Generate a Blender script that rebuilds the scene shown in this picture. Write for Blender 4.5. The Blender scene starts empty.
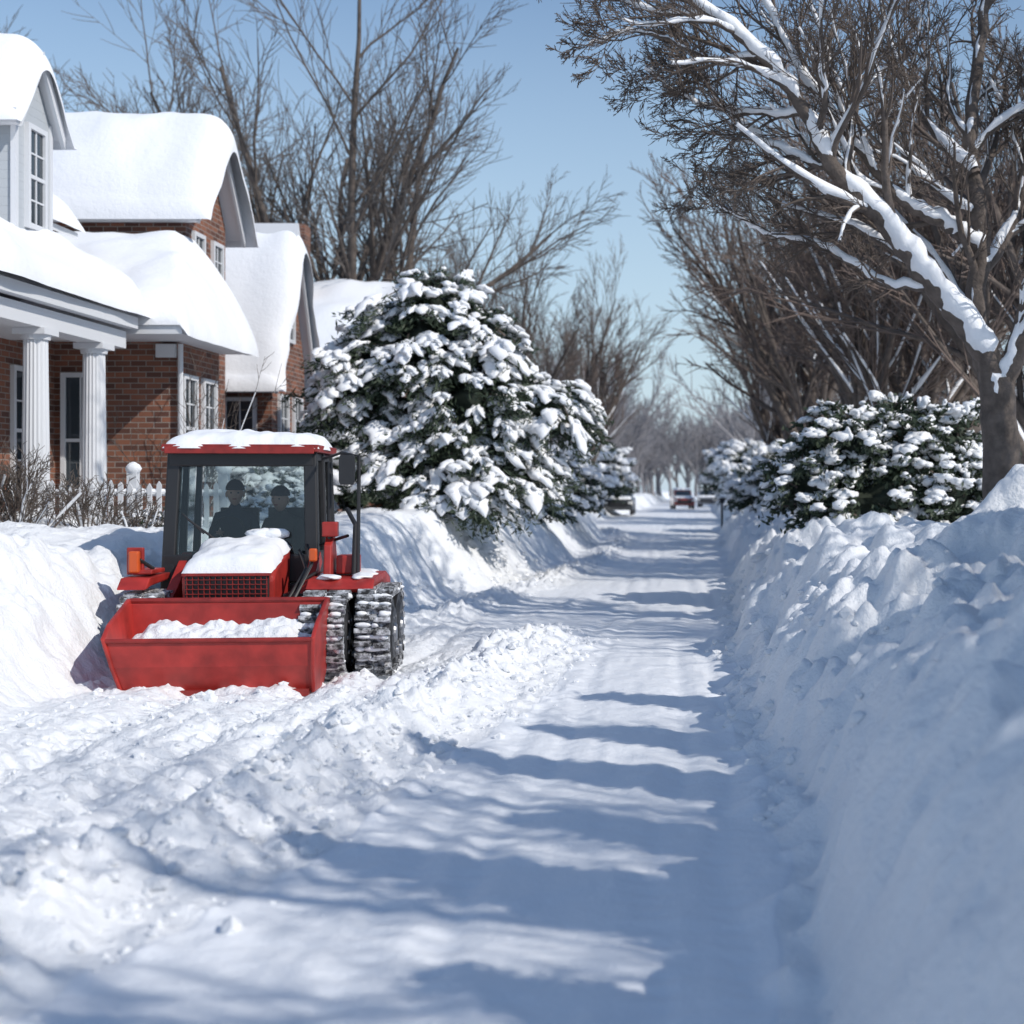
import bpy, math, random
import numpy as np
from mathutils import Vector, Matrix
R=np.random.RandomState(7)
scene=bpy.context.scene
# ------------------------------------------------------------------ noise
def _h(ix,iy,s):
    n=(ix.astype(np.int64)*374761393+iy.astype(np.int64)*668265263+s*1274126177)&0xffffffff
    n=((n^(n>>13))*1274126177)&0xffffffff
    n=(n^(n>>16))&0xffffff
    return n/float(0xffffff)
def vn(x,y,s=0):
    x=np.asarray(x,float);y=np.asarray(y,float)
    ix=np.floor(x);iy=np.floor(y);fx=x-ix;fy=y-iy
    fx=fx*fx*fx*(fx*(fx*6-15)+10);fy=fy*fy*fy*(fy*(fy*6-15)+10)
    a=_h(ix,iy,s);b=_h(ix+1,iy,s);c=_h(ix,iy+1,s);d=_h(ix+1,iy+1,s)
    return (a*(1-fx)+b*fx)*(1-fy)+(c*(1-fx)+d*fx)*fy
def fbm(x,y,s=0,o=4,g=.5):
    t=0;a=1;n=0
    for i in range(o):
        t=t+a*(vn(x*2**i+i*17.3,y*2**i-i*9.1,s+i)*2-1);n+=a;a*=g
    return t/n
def worley(x,y,s=0):
    ix=np.floor(x);iy=np.floor(y);best=np.full(x.shape,9.)
    for dx in(-1,0,1):
        for dy in(-1,0,1):
            cx=ix+dx;cy=iy+dy
            px=cx+_h(cx,cy,s);py=cy+_h(cx,cy,s+5)
            best=np.minimum(best,(px-x)**2+(py-y)**2)
    return np.sqrt(best)
def dome(x,y,s=0):
    # smooth rounded lumps: soft minimum over neighbouring cells
    ix=np.floor(x);iy=np.floor(y);acc=np.zeros(x.shape)
    for dx in(-1,0,1):
        for dy in(-1,0,1):
            cx=ix+dx;cy=iy+dy
            px=cx+_h(cx,cy,s);py=cy+_h(cx,cy,s+5)
            acc+=np.exp(-9*((px-x)**2+(py-y)**2))
    return np.clip(.5+np.log(acc+1e-3)/9*1.1,-.35,.62)
def ss(t):
    t=np.clip(t,0,1);return t*t*(3-2*t)
# ------------------------------------------------------------------ terrain
def footL(y):
    return np.interp(y,[-50,12,14.5,18.5,24,34,50,64,90,110,260],[-4.8,-4.8,-4.75,-3.7,-3.3,-2.7,-2.8,-4.7,-4.9,-4.0,-4])+.26*fbm(y*.45,y*0+3,11,3)
def footR(y):
    return np.interp(y,[-50,4,8,14,22,35,80,260],[.40,.42,.44,.46,.62,.95,1.7,3])+.24*fbm(y*.6,y*0+9,12,3)
def ridgeX(y):
    return np.interp(y,[0,5,5.9,7.8,10.5,14,18],[-2.75,-2.6,-2.4,-2.1,-1.85,-1.6,-1.45])+.1*fbm(y*.9,y*0,31,2)
def H(x,y):
    x=np.asarray(x,float);y=np.asarray(y,float)
    wx=x+.12*fbm(x*2.1,y*2.1,70,2);wy=y+.12*fbm(x*2.1+9,y*2.1,71,2)
    FL=footL(y);FR=footR(y);RX=ridgeX(y)
    near=np.exp(-np.maximum(y-14,0)/14)
    z=.024*fbm(x*1.1,y*.8,1,3)+.008*fbm(x*7,y*7,2,2)*near+.010*fbm(x*7.5+.6*fbm(y*.3,x*0,77,2),y*.5,75,3)+.010*fbm(x*2.2,y*3.2,76,2)
    for xr in(-1.15,-.85,-.05,.25):
        z-=.018*np.exp(-((x-xr-.16*fbm(y*.2,y*0,7,2))/.085)**2)*(1+.35*np.sin(y*38))
    m=ss((RX-x)/.35)
    near2=1-ss((y-15)/5)
    clod=(.5-worley(wx*5.2,wy*5.2,3))*.10+(.5-worley(wx*11,wy*11,4))*.05+(.5-worley(wx*24,wy*24,5))*.018
    pm=.35+.65*ss(vn(x*1.3,y*1.0,41)*1.6-.3)
    z+=m*(.05+pm*clod*.8+.04*fbm(x*1.2,y*.6,6,3)+.012*fbm(x*9,y*9,66,3))*(.25+.75*near2)
    for xr,wd,dp in((-3.25,.16,.095),(-2.75,.1,.06),(-4.05,.18,.085),(-3.65,.08,.03)):
        g=np.exp(-((x-xr-.14*fbm(y*.25,y*0+xr,8,2))/wd)**2)
        z-=m*g*dp*near2*(1+.2*np.sin(y*60))
    hr=(.20+.12*fbm(y*.8,y*0+5,9,2))*(1-ss((y-14)/4.5))
    rw=.27+.06*fbm(y*1.7,x*0,10,2)
    dd=(x-RX+.1)/rw
    g=np.exp(-dd*dd)
    z+=g*hr*(1+.5*fbm(x*3,y*3,13,3))+g*clod*1.3*(1-ss((y-15)/4))
    g2=np.exp(-((x-RX-.35)/.3)**2)*(1-ss((y-15)/3))
    z+=g2*np.maximum(0,.42-worley(wx*4,wy*4,14))*.14
    g4=np.exp(-((x-FL-.55)/.35)**2)*ss((y-15)/4)*(1-ss((y-55)/20))
    z+=g4*(.10+clod*1.4+.06*fbm(x*2,y*1.2,81,3))
    tL=(FL-x)/1.35
    HL=1.18+.28*fbm(x*.45,y*.45,20,3)+.12*np.exp(-((y-12.2)/1.5)**2-((x+5.9)/.7)**2)
    bL=ss(tL)
    fine=.03*fbm(x*9,y*9,67,3)
    lump=dome(wx*1.5,wy*1.5,21)*.34+dome(wx*3.7,wy*3.7,22)*.17+dome(wx*8,wy*8,23)*.06+fine-.10
    faceL=np.clip(4*bL*(1-bL),0,1)
    z+=bL*HL+(faceL**.6*1.1+bL*.25*np.exp(-np.maximum(tL-1,0)/1.5))*lump*(.4+.6*vn(x*.8,y*.8,24))
    rough=ss((y-5.0)/4)
    w_=1.25+.95*rough+.35*fbm(y*.5,x*0+2,83,2)
    tR=np.clip((x-FR)/w_,0,3)
    HR=1.13+.14*fbm(x*.7+4,y*.55,25,3)+.10*(1-rough)
    HR=HR+.46*np.exp(-((y-10.6)/.9)**2-((x-2.6)/.55)**2)+.28*np.exp(-((y-20)/1.2)**2-((x-1.4)/.55)**2)+.24*np.exp(-((y-14.5)/1.0)**2-((x-1.5)/.5)**2)-.16*np.exp(-((y-17.2)/1.0)**2-((x-1.6)/.8)**2)+.14*np.exp(-((y-12.2)/.5)**2-((x-1.25)/.35)**2)
    c_=np.clip(tR,0,1)
    bR=1-(1-c_)**2.1
    bR=bR*ss(tR/.16)**.6
    faceR=np.clip(1.3*(1-c_)**.6,0,1)*ss(tR/.15)
    crest=np.exp(-((tR-.9)/.45)**2)
    lumpR=lump+.20*dome(wx*2.4+3,wy*2.4,84)-.05
    z+=bR*HR+(faceR*(.55+.9*rough)+crest*.8+.08*bR)*lumpR*(.5+.5*vn(x*.9,y*.9,27))
    z+=faceR*.17*fbm(x*1.5,y*1.5,28,3)*(.6+.4*rough)+crest*.12*fbm(x*1.4,y*1.1,29,2)
    z+=faceR*clod*.35*vn(x*1.7,y*1.7,86)
    g3=np.exp(-((x-FR-.1)/.25)**2)*near
    z+=g3*np.maximum(0,.5-worley(wx*3,wy*3,30))*.26
    return z
def mat_new(name):
    m=bpy.data.materials.new(name);m.use_nodes=True
    nt=m.node_tree;b=nt.nodes['Principled BSDF'];return m,nt,b
def simple(name,col,rough=.5,metal=0,bump=0,bscale=60,var=0,vscale=4,spec=.5,coat=0,snowdust=0):
    m,nt,b=mat_new(name)
    b.inputs['Base Color'].default_value=(*col,1);b.inputs['Roughness'].default_value=rough;b.inputs['Metallic'].default_value=metal
    b.inputs['Specular IOR Level'].default_value=spec
    b.inputs['Coat Weight'].default_value=coat
    tc=nt.nodes.new('ShaderNodeTexCoord')
    last=None
    if var>0:
        n=nt.nodes.new('ShaderNodeTexNoise');n.inputs['Scale'].default_value=vscale;n.inputs['Detail'].default_value=3
        nt.links.new(tc.outputs['Object'],n.inputs['Vector'])
        r=nt.nodes.new('ShaderNodeValToRGB')
        r.color_ramp.elements[0].position=.3;r.color_ramp.elements[1].position=.7
        r.color_ramp.elements[0].color=(*[c*(1-var) for c in col],1);r.color_ramp.elements[1].color=(*[min(1,c*(1+var)) for c in col],1)
        nt.links.new(n.outputs['Fac'],r.inputs['Fac']);last=r.outputs['Color']
        nt.links.new(last,b.inputs['Base Color'])
    if snowdust>0:
        n=nt.nodes.new('ShaderNodeTexNoise');n.inputs['Scale'].default_value=14;n.inputs['Detail'].default_value=5;n.inputs['Roughness'].default_value=.7
        nt.links.new(tc.outputs['Object'],n.inputs['Vector'])
        r=nt.nodes.new('ShaderNodeValToRGB');r.color_ramp.elements[0].position=.62-.25*snowdust;r.color_ramp.elements[1].position=.72
        nt.links.new(n.outputs['Fac'],r.inputs['Fac'])
        mx=nt.nodes.new('ShaderNodeMix');mx.data_type='RGBA';mx.inputs[6].default_value=(*col,1);mx.inputs[7].default_value=(.8,.82,.86,1)
        if last:nt.links.new(last,mx.inputs[6])
        nt.links.new(r.outputs['Color'],mx.inputs[0]);nt.links.new(mx.outputs[2],b.inputs['Base Color'])
    if bump>0:
        n=nt.nodes.new('ShaderNodeTexNoise');n.inputs['Scale'].default_value=bscale;n.inputs['Detail'].default_value=2
        nt.links.new(tc.outputs['Object'],n.inputs['Vector'])
        bp=nt.nodes.new('ShaderNodeBump');bp.inputs['Strength'].default_value=bump;bp.inputs['Distance'].default_value=.02
        nt.links.new(n.outputs['Fac'],bp.inputs['Height']);nt.links.new(bp.outputs['Normal'],b.inputs['Normal'])
    return m
def snowmat(name,col,b1,s1=14,d1=.03,det=4):
    m,nt,b=mat_new(name)
    b.inputs['Roughness'].default_value=.6;b.inputs['Specular IOR Level'].default_value=.3
    b.inputs['Base Color'].default_value=(*col,1)
    tc=nt.nodes.new('ShaderNodeTexCoord')
    n=nt.nodes.new('ShaderNodeTexNoise');n.inputs['Scale'].default_value=s1;n.inputs['Detail'].default_value=det;n.inputs['Roughness'].default_value=.7
    nt.links.new(tc.outputs['Object'],n.inputs['Vector'])
    bp=nt.nodes.new('ShaderNodeBump');bp.inputs['Strength'].default_value=b1;bp.inputs['Distance'].default_value=d1
    nt.links.new(n.outputs['Fac'],bp.inputs['Height'])
    nt.links.new(bp.outputs['Normal'],b.inputs['Normal'])
    return m
SNOW=snowmat('snow',(.85,.865,.885),.85,14,.038,5)
SNOWS=snowmat('soft_snow',(.85,.86,.88),.35,9,.035,3)
ROADS=snowmat('packed_snow',(.82,.84,.87),.5,11,.03)
RED=simple('red_paint',(.35,.028,.022),.45,var=.3,vscale=5,bump=.06,bscale=30,snowdust=.0)
DKRED=simple('dull_red_paint',(.25,.02,.016),.5,var=.3,vscale=8)
BLACK=simple('black_plastic',(.02,.02,.022),.45)
RUBBER=simple('rubber',(.03,.03,.032),.8,snowdust=.75)
METAL=simple('steel',(.35,.35,.36),.35,1)
WHITE=simple('white_trim',(.66,.67,.69),.5)
ORANGE=simple('orange_lens',(.6,.10,.02),.3)
LAMP=simple('lamp_glass',(.7,.7,.68),.15)
BARK=simple('bark',(.115,.092,.078),.9,bump=.8,bscale=25,var=.35,vscale=7)
TWIG=simple('twig_bark',(.115,.09,.075),.9)
TWIGL=simple('haze_greyed_twig_bark',(.14,.12,.108),.9)  # twig colour lightened and greyed to imitate air haze on background trees
TWIGR=simple('reddish_twig_bark',(.15,.112,.094),.9)
HAZETWIG=simple('hazed_far_twig_bark',(.26,.25,.26),.9)  # distance haze painted into the bark colour, paler and cooler
LEAF=simple('evergreen_foliage',(.036,.055,.030),.65)
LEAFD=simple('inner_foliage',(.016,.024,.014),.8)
DGLASS=simple('window_glass',(.035,.045,.055),.06,spec=.8)
SKIN=simple('skin',(.50,.30,.22),.5)
JACK=simple('navy_jacket',(.03,.035,.05),.8)
JACK2=simple('grey_jacket',(.06,.055,.05),.8)
CAP=simple('knit_cap',(.05,.03,.03),.9)
def brickmat():
    m,nt,b=mat_new('brick')
    tc=nt.nodes.new('ShaderNodeTexCoord');sp=nt.nodes.new('ShaderNodeSeparateXYZ');ad=nt.nodes.new('ShaderNodeMath');ad.operation='ADD'
    cb=nt.nodes.new('ShaderNodeCombineXYZ')
    nt.links.new(tc.outputs['Object'],sp.inputs[0]);nt.links.new(sp.outputs[0],ad.inputs[0]);nt.links.new(sp.outputs[1],ad.inputs[1])
    nt.links.new(ad.outputs[0],cb.inputs[0]);nt.links.new(sp.outputs[2],cb.inputs[1])
    br=nt.nodes.new('ShaderNodeTexBrick');br.inputs['Scale'].default_value=1
    br.inputs['Brick Width'].default_value=.235;br.inputs['Row Height'].default_value=.085;br.inputs['Mortar Size'].default_value=.008
    br.inputs['Mortar Smooth'].default_value=.2;br.inputs['Bias'].default_value=-.1
    br.inputs['Color1'].default_value=(.30,.12,.07,1);br.inputs['Color2'].default_value=(.09,.042,.034,1);br.inputs['Mortar'].default_value=(.32,.28,.25,1)
    nt.links.new(cb.outputs[0],br.inputs['Vector'])
    n=nt.nodes.new('ShaderNodeTexNoise');n.inputs['Scale'].default_value=1.5;n.inputs['Detail'].default_value=4
    nt.links.new(tc.outputs['Object'],n.inputs['Vector'])
    mx=nt.nodes.new('ShaderNodeMix');mx.data_type='RGBA';mx.blend_type='MULTIPLY';mx.inputs[0].default_value=.6
    r=nt.nodes.new('ShaderNodeValToRGB');r.color_ramp.elements[0].color=(.6,.6,.6,1);r.color_ramp.elements[0].position=.3;r.color_ramp.elements[1].position=.7
    nt.links.new(n.outputs['Fac'],r.inputs['Fac'])
    nt.links.new(br.outputs['Color'],mx.inputs[6]);nt.links.new(r.outputs['Color'],mx.inputs[7]);nt.links.new(mx.outputs[2],b.inputs['Base Color'])
    bp=nt.nodes.new('ShaderNodeBump');bp.inputs['Strength'].default_value=.6;bp.inputs['Distance'].default_value=.01;bp.invert=True
    nt.links.new(br.outputs['Fac'],bp.inputs['Height']);nt.links.new(bp.outputs['Normal'],b.inputs['Normal'])
    b.inputs['Roughness'].default_value=.85
    return m
BRICK=brickmat()
def sidingmat():
    m,nt,b=mat_new('lap_siding')
    b.inputs['Base Color'].default_value=(.42,.45,.48,1);b.inputs['Roughness'].default_value=.5
    tc=nt.nodes.new('ShaderNodeTexCoord');sp=nt.nodes.new('ShaderNodeSeparateXYZ')
    mu=nt.nodes.new('ShaderNodeMath');mu.operation='MULTIPLY';mu.inputs[1].default_value=-8.5
    fr=nt.nodes.new('ShaderNodeMath');fr.operation='FRACT'
    bp=nt.nodes.new('ShaderNodeBump');bp.inputs['Strength'].default_value=1;bp.inputs['Distance'].default_value=.06
    nt.links.new(tc.outputs['Object'],sp.inputs[0]);nt.links.new(sp.outputs[2],mu.inputs[0]);nt.links.new(mu.outputs[0],fr.inputs[0])
    nt.links.new(fr.outputs[0],bp.inputs['Height']);nt.links.new(bp.outputs['Normal'],b.inputs['Normal'])
    return m
SIDING=sidingmat()
def glassmat():
    m=bpy.data.materials.new('cab_glass');m.use_nodes=True;nt=m.node_tree;nt.nodes.clear()
    o=nt.nodes.new('ShaderNodeOutputMaterial');mx=nt.nodes.new('ShaderNodeMixShader');t=nt.nodes.new('ShaderNodeBsdfTransparent');g=nt.nodes.new('ShaderNodeBsdfGlossy')
    f=nt.nodes.new('ShaderNodeFresnel');f.inputs[0].default_value=1.7
    t.inputs[0].default_value=(.68,.74,.74,1);g.inputs['Roughness'].default_value=.04
    nt.links.new(f.outputs[0],mx.inputs[0]);nt.links.new(t.outputs[0],mx.inputs[1]);nt.links.new(g.outputs[0],mx.inputs[2]);nt.links.new(mx.outputs[0],o.inputs[0])
    return m
GLASS=glassmat()
# ------------------------------------------------------------------ mesh builder
class MB:
    def __init__(s):
        s.v=[];s.n=0;s.q=[];s.qm=[];s.t=[];s.tm=[];s.ng=[]
    def add(s,V,Q=None,T=None,mat=0):
        V=np.asarray(V,float).reshape(-1,3);o=s.n;s.v.append(V);s.n+=len(V)
        if Q is not None and len(Q):
            Q=np.asarray(Q).reshape(-1,4)+o;s.q.append(Q);s.qm.append(np.full(len(Q),mat))
        if T is not None and len(T):
            T=np.asarray(T).reshape(-1,3)+o;s.t.append(T);s.tm.append(np.full(len(T),mat))
    def box(s,x0,x1,y0,y1,z0,z1,mat=0,M=None):
        V=np.array([(x,y,z) for z in(z0,z1) for y in(y0,y1) for x in(x0,x1)],float)
        if M is not None:V=V@np.array(M.to_3x3()).T+np.array(M.translation)
        s.add(V,[(0,2,3,1),(4,5,7,6),(0,1,5,4),(2,6,7,3),(0,4,6,2),(1,3,7,5)],mat=mat)
    def prism(s,poly,axis,a,b,mat=0):
        n=len(poly)
        def mk(p,c):
            return {'x':(c,p[0],p[1]),'y':(p[0],c,p[1]),'z':(p[0],p[1],c)}[axis]
        V=[mk(p,a) for p in poly]+[mk(p,b) for p in poly]
        ca=np.mean(V[:n],axis=0);cbb=np.mean(V[n:],axis=0)
        V+= [tuple(ca),tuple(cbb)]
        Q=[(i,(i+1)%n,n+(i+1)%n,n+i) for i in range(n)]
        T=[(i,2*n,(i+1)%n) for i in range(n)]+[(n+i,n+(i+1)%n,2*n+1) for i in range(n)]
        s.add(V,Q,T,mat)
    def tube(s,P,r,sides=6,mat=0,cap=False,squash=1,jit=None):
        P=np.asarray(P,float);n=len(P);r=np.broadcast_to(np.asarray(r,float),(n,))
        D=np.empty_like(P);D[1:-1]=P[2:]-P[:-2];D[0]=P[1]-P[0];D[-1]=P[-1]-P[-2]
        D/=np.sqrt((D*D).sum(1,keepdims=True))+1e-9
        ref=np.array((0,0,1.)) if abs(D[0][2])<.8 else np.array((1.,0,0))
        U=np.cross(D,ref);U/=np.sqrt((U*U).sum(1,keepdims=True))+1e-9
        W=np.cross(D,U)
        a=np.arange(sides)*(2*np.pi/sides)
        rr=np.repeat(r[:,None],sides,1)
        if jit is not None:rr=rr*jit
        V=P[:,None,:]+rr[:,:,None]*(np.cos(a)[None,:,None]*U[:,None,:]+squash*np.sin(a)[None,:,None]*W[:,None,:])
        i=np.arange(n-1)[:,None]*sides;j=np.arange(sides)[None,:];k=(j+1)%sides
        Q=np.stack([i+j,i+k,i+sides+k,i+sides+j],-1).reshape(-1,4)
        V=V.reshape(-1,3)
        T=None
        if cap:
            V=np.vstack([V,P[0],P[-1]]);T=[(q,n*sides,(q+1)%sides) for q in range(sides)]+[((n-1)*sides+(q+1)%sides,n*sides+1,(n-1)*sides+q) for q in range(sides)]
        s.add(V,Q,T,mat)
    def obj(s,name,mats,smooth=False,parent=None,bevel=0,loc=None,warp=None):
        V=np.vstack(s.v);me=bpy.data.meshes.new(name)
        if warp is not None:V=warp(V)
        Q=np.vstack(s.q) if s.q else np.zeros((0,4),int);T=np.vstack(s.t) if s.t else np.zeros((0,3),int)
        me.vertices.add(len(V));me.vertices.foreach_set('co',V.astype(np.float32).ravel())
        me.loops.add(len(Q)*4+len(T)*3);me.loops.foreach_set('vertex_index',np.concatenate([Q.ravel(),T.ravel()]).astype(np.int32))
        me.polygons.add(len(Q)+len(T))
        st=np.concatenate([np.arange(len(Q))*4,len(Q)*4+np.arange(len(T))*3]).astype(np.int32)
        me.polygons.foreach_set('loop_start',st)
        me.polygons.foreach_set('material_index',np.concatenate(s.qm+s.tm).astype(np.int32))
        if isinstance(smooth,(list,tuple)):
            fl=np.isin(np.concatenate(s.qm+s.tm),list(smooth))
        else: fl=np.full(len(Q)+len(T),smooth)
        me.polygons.foreach_set('use_smooth',fl)
        me.update(calc_edges=True)
        for m in mats:me.materials.append(m)
        o=bpy.data.objects.new(name,me);scene.collection.objects.link(o)
        if parent:o.parent=parent
        if loc is not None:o.location=loc
        if bevel>0:
            b=o.modifiers.new('b','BEVEL');b.width=bevel;b.segments=2;b.limit_method='ANGLE';b.angle_limit=math.radians(40)
        return o
def empty(name,loc=(0,0,0),rz=0):
    e=bpy.data.objects.new(name,None);e.empty_display_size=.3;scene.collection.objects.link(e);e.location=loc;e.rotation_euler=(0,0,rz);return e
import bmesh
def ico(sub):
    bm=bmesh.new();bmesh.ops.create_icosphere(bm,subdivisions=sub,radius=1)
    V=np.array([v.co[:] for v in bm.verts]);T=np.array([[v.index for v in f.verts] for f in bm.faces]);bm.free();return V,T
IC1,IT1=ico(1);IC2,IT2=ico(2);IC3,IT3=ico(3)
def blob(B,c,sx,sy,sz,d=None,mat=0,amp=.25,rng=R,hi=False,fr=2.3):
    V0,T0=(IC3,IT3) if hi else (IC2,IT2)
    ph=rng.uniform(0,6.28,6)
    n=1+amp*(np.sin(V0[:,0]*fr+ph[0]+1.3*np.sin(V0[:,1]*fr+ph[1]))*.5+np.sin(V0[:,1]*fr*1.7+ph[2]+V0[:,2]*2)*.35+np.sin(V0[:,2]*fr*2.1+ph[3]+V0[:,0]*fr*1.9)*.3)
    V=V0*n[:,None]*np.array((sx,sy,sz))
    if d is None:
        a=rng.uniform(0,6.28);d=np.array((math.cos(a),math.sin(a),0))
    d=np.asarray(d,float);d=d/np.linalg.norm(d);u=np.cross((0,0,1.),d);u/=np.linalg.norm(u)+1e-9;w=np.cross(d,u)
    V=V@np.array([d,u,w])+np.asarray(c)
    B.add(V,T=T0,mat=mat)
# ------------------------------------------------------------------ ground
def axis(segs):
    out=[]
    for a,b,f in segs:
        x=a
        while x<b:
            out.append(x);x+=f(x)
    out.append(segs[-1][1]);return np.array(out)
ys=axis([(-40,1.5,lambda y:.5),(1.5,16,lambda y:.016+.0016*y),(16,60,lambda y:.0045*y-.02),(60,900,lambda y:.03*y)])
xs=axis([(-400,-12,lambda x:max(.4,-x*.08)),(-12,-7,lambda x:.07),(-7,3.4,lambda x:.022),(3.4,9,lambda x:.09),(9,400,lambda x:max(.5,x*.08))])
X,Y=np.meshgrid(xs,ys)
Z=H(X,Y)
def gridfaces(ny,nx):
    i=np.arange(ny-1)[:,None]*nx;j=np.arange(nx-1)[None,:]
    return np.stack([i+j,i+j+1,i+nx+j+1,i+nx+j],-1).reshape(-1,4)
def grid_obj(name,X,Y,Z,mat):
    B=MB();B.add(np.stack([X,Y,Z],-1).reshape(-1,3),gridfaces(*X.shape));return B.obj(name,[mat],smooth=True)
grid_obj('snow_ground',X,Y,Z,SNOW)
yr=axis([(1,16,lambda y:.025+.0016*y),(16,260,lambda y:.01*y)])
u=np.linspace(0,1,90)
Yr=np.repeat(yr[:,None],90,1)
k=ss((yr-14)/5);xl=(ridgeX(yr)+.45)*(1-k)+(footL(yr)+.95)*k
xr_=footR(yr)-.03
Xr=xl[:,None]+(xr_-xl)[:,None]*u[None,:]
edge=np.minimum(u,1-u)*8;lift=np.where(edge>.25,.004,-.012)[None,:]
grid_obj('snowy_road',Xr,Yr,H(Xr,Yr)+lift,ROADS)
# snow chunks
B=MB();rc=np.random.RandomState(3);cx=[];cy=[];cs=[]
for i in range(2900):
    k=rc.rand()
    if k<.52:
        y=rc.uniform(3.5,17);x=float(ridgeX(np.array([y]))[0])+rc.normal(0,.3)-.05;s=abs(rc.normal(.012,.016))+.006
    elif k<.76:
        y=rc.uniform(6,14);x=rc.uniform(-4.9,-2.2);s=abs(rc.normal(.010,.014))+.006
    elif k<.92:
        y=rc.uniform(7,26);x=float(footR(np.array([y]))[0])+abs(rc.normal(.0,.6))-.15;s=abs(rc.normal(.018,.02))+.01
    else:
        y=rc.uniform(14,30);x=float(footL(np.array([y]))[0])-rc.normal(.1,.4);s=abs(rc.normal(.03,.025))+.012
    cx.append(x);cy.append(y);cs.append(min(s,.08))
cz=H(np.array(cx),np.array(cy))
for x,y,z_,s in zip(cx,cy,cz,cs):
    V=IC1*(1+rc.uniform(-.25,.25,(len(IC1),1)))*np.array((s*rc.uniform(.8,1.5),s,s*rc.uniform(.6,1)))
    B.add(V+np.array((x,y,z_+s*.15)),T=IT1)
B.obj('snow_chunks',[SNOW],smooth=False)
# ------------------------------------------------------------------ bare trees
def norm(v):return v/(math.sqrt(v[0]*v[0]+v[1]*v[1]+v[2]*v[2])+1e-9)
WIND=np.array((-.28,-.60,.62))
class Tree:
    def __init__(s,seed,P):
        s.B=MB();s.r=np.random.RandomState(seed);s.P=P
    def snow(s,P,r,amt=1,solid=False):
        P=np.asarray(P);r=np.asarray(r)
        D=np.diff(P,axis=0);D=np.vstack([D,D[-1]]);D/=np.linalg.norm(D,axis=1,keepdims=True)
        k=np.clip(1.35-np.abs(D[:,2])*1.15,0,1)*amt
        n=len(P);lo=.8 if solid else .4;jit=s.r.uniform(lo,1.15,n)
        if solid:
            gap=(vn(np.arange(n)*.22+s.r.rand()*50,np.zeros(n),3)>.22);jit=jit*np.where(gap,1,.35)
            jit=np.convolve(np.pad(jit,1,'edge'),[.25,.5,.25],'valid')
        rr=(r*.95+.016)*np.minimum(1,k*1.6)*jit
        Q=P+WIND*(r*.80)[:,None];Q[:,2]+=rr*.3
        s.B.tube(Q,np.maximum(rr,.0005),8,1,jit=s.r.uniform(.82,1.18,(n,8)))
    def limb(s,P,r0,r1,lvl,sides=8,snow=1,sub=8):
        P=np.asarray(P,float);n=len(P);t=np.linspace(0,n-1,(n-1)*sub+1)
        i=np.clip(t.astype(int),0,n-2);f=(t-i)[:,None]
        Pm=np.vstack([2*P[0]-P[1],P,2*P[-1]-P[-2]])
        a,b,c,d=Pm[i],Pm[i+1],Pm[i+2],Pm[i+3]
        Q=.5*((2*b)+(-a+c)*f+(2*a-5*b+4*c-d)*f**2+(-a+3*b-3*c+d)*f**3)
        Q+=s.r.normal(0,.011,Q.shape)
        rr=r0+(r1-r0)*(np.linspace(0,1,len(Q))**.8)
        s.B.tube(Q,rr,sides,0)
        if snow>0:s.snow(Q,rr,snow,True)
        return Q,rr
    def grow(s,p,d,L,r,lvl):
        P=s.P;n=P['seg'][lvl];w=P['wander'][lvl];tr=P['trop'][lvl]
        pts=[np.array(p,float)];d=norm(np.array(d,float));ds=[d]
        for i in range(n):
            d=norm(d+s.r.normal(0,w,3)+np.array((0,0,tr)));pts.append(pts[-1]+d*L/n);ds.append(d)
        tip=P['tip'][lvl];rr=r*np.linspace(1,tip,n+1)
        s.B.tube(pts,rr,P['sides'][lvl],2 if lvl>=P['twl'] else 0)
        if r>P['snowr'] and s.r.rand()<P['snowp']:s.snow(pts,rr,P.get('snowa',1))
        s.kids(pts,rr,ds,L,lvl)
    def kids(s,pts,rr,ds,L,lvl,t0=None,cnt=None):
        P=s.P
        if lvl+1>=len(P['seg']):return
        n=len(pts)-1;c=cnt if cnt is not None else P['kids'][lvl];t0=P['t0'][lvl] if t0 is None else t0
        for k in range(c):
            t=t0+(1-t0)*(k+s.r.rand())/c;f=t*n;i=min(int(f),n-1);f-=i
            q=pts[i]*(1-f)+pts[i+1]*f;r=rr[i]*(1-f)+rr[i+1]*f;d=ds[i]
            u=norm(np.cross(d,s.r.normal(0,1,3)));a=math.radians(s.r.normal(P['ang'][lvl],8))
            dd=norm(d*math.cos(a)+u*math.sin(a)+np.array((0,0,P['up'][lvl])))
            l2=L*P['ratio'][lvl]*(1.15-.55*t)*s.r.uniform(.75,1.2)
            s.grow(q,dd,l2,max(min(r*P['rr'],l2*.03),P['rmin']),lvl+1)
    def obj(s,name,mats):return s.B.obj(name,mats,smooth=True)
PV=dict(seg=[6,9,6,4,3],wander=[.05,.07,.07,.07,.07],trop=[.05,.04,.04,.03,.02],tip=[.75,.25,.3,.4,.5],sides=[9,6,4,3,3],twl=3,snowr=.06,snowp=.5,
 kids=[10,10,9,5],t0=[.35,.15,.15,.15],ang=[30,30,30,28],up=[.15,.1,.06,.04],ratio=[2.0,.5,.5,.5],rr=.62,rmin=.010)
def tree_mesh(seed,P,h=3.2,r=.32):
    t=Tree(seed,P);t.grow((0,0,-.3),(0,0,1),h,r,0);return t
def place(src,name,x,y,z,s,rz,sz=None):
    o=bpy.data.objects.new(name,src.data);scene.collection.objects.link(o)
    o.location=(x,y,z);o.scale=(s,s,sz or s);o.rotation_euler=(0,0,rz);return o
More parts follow.
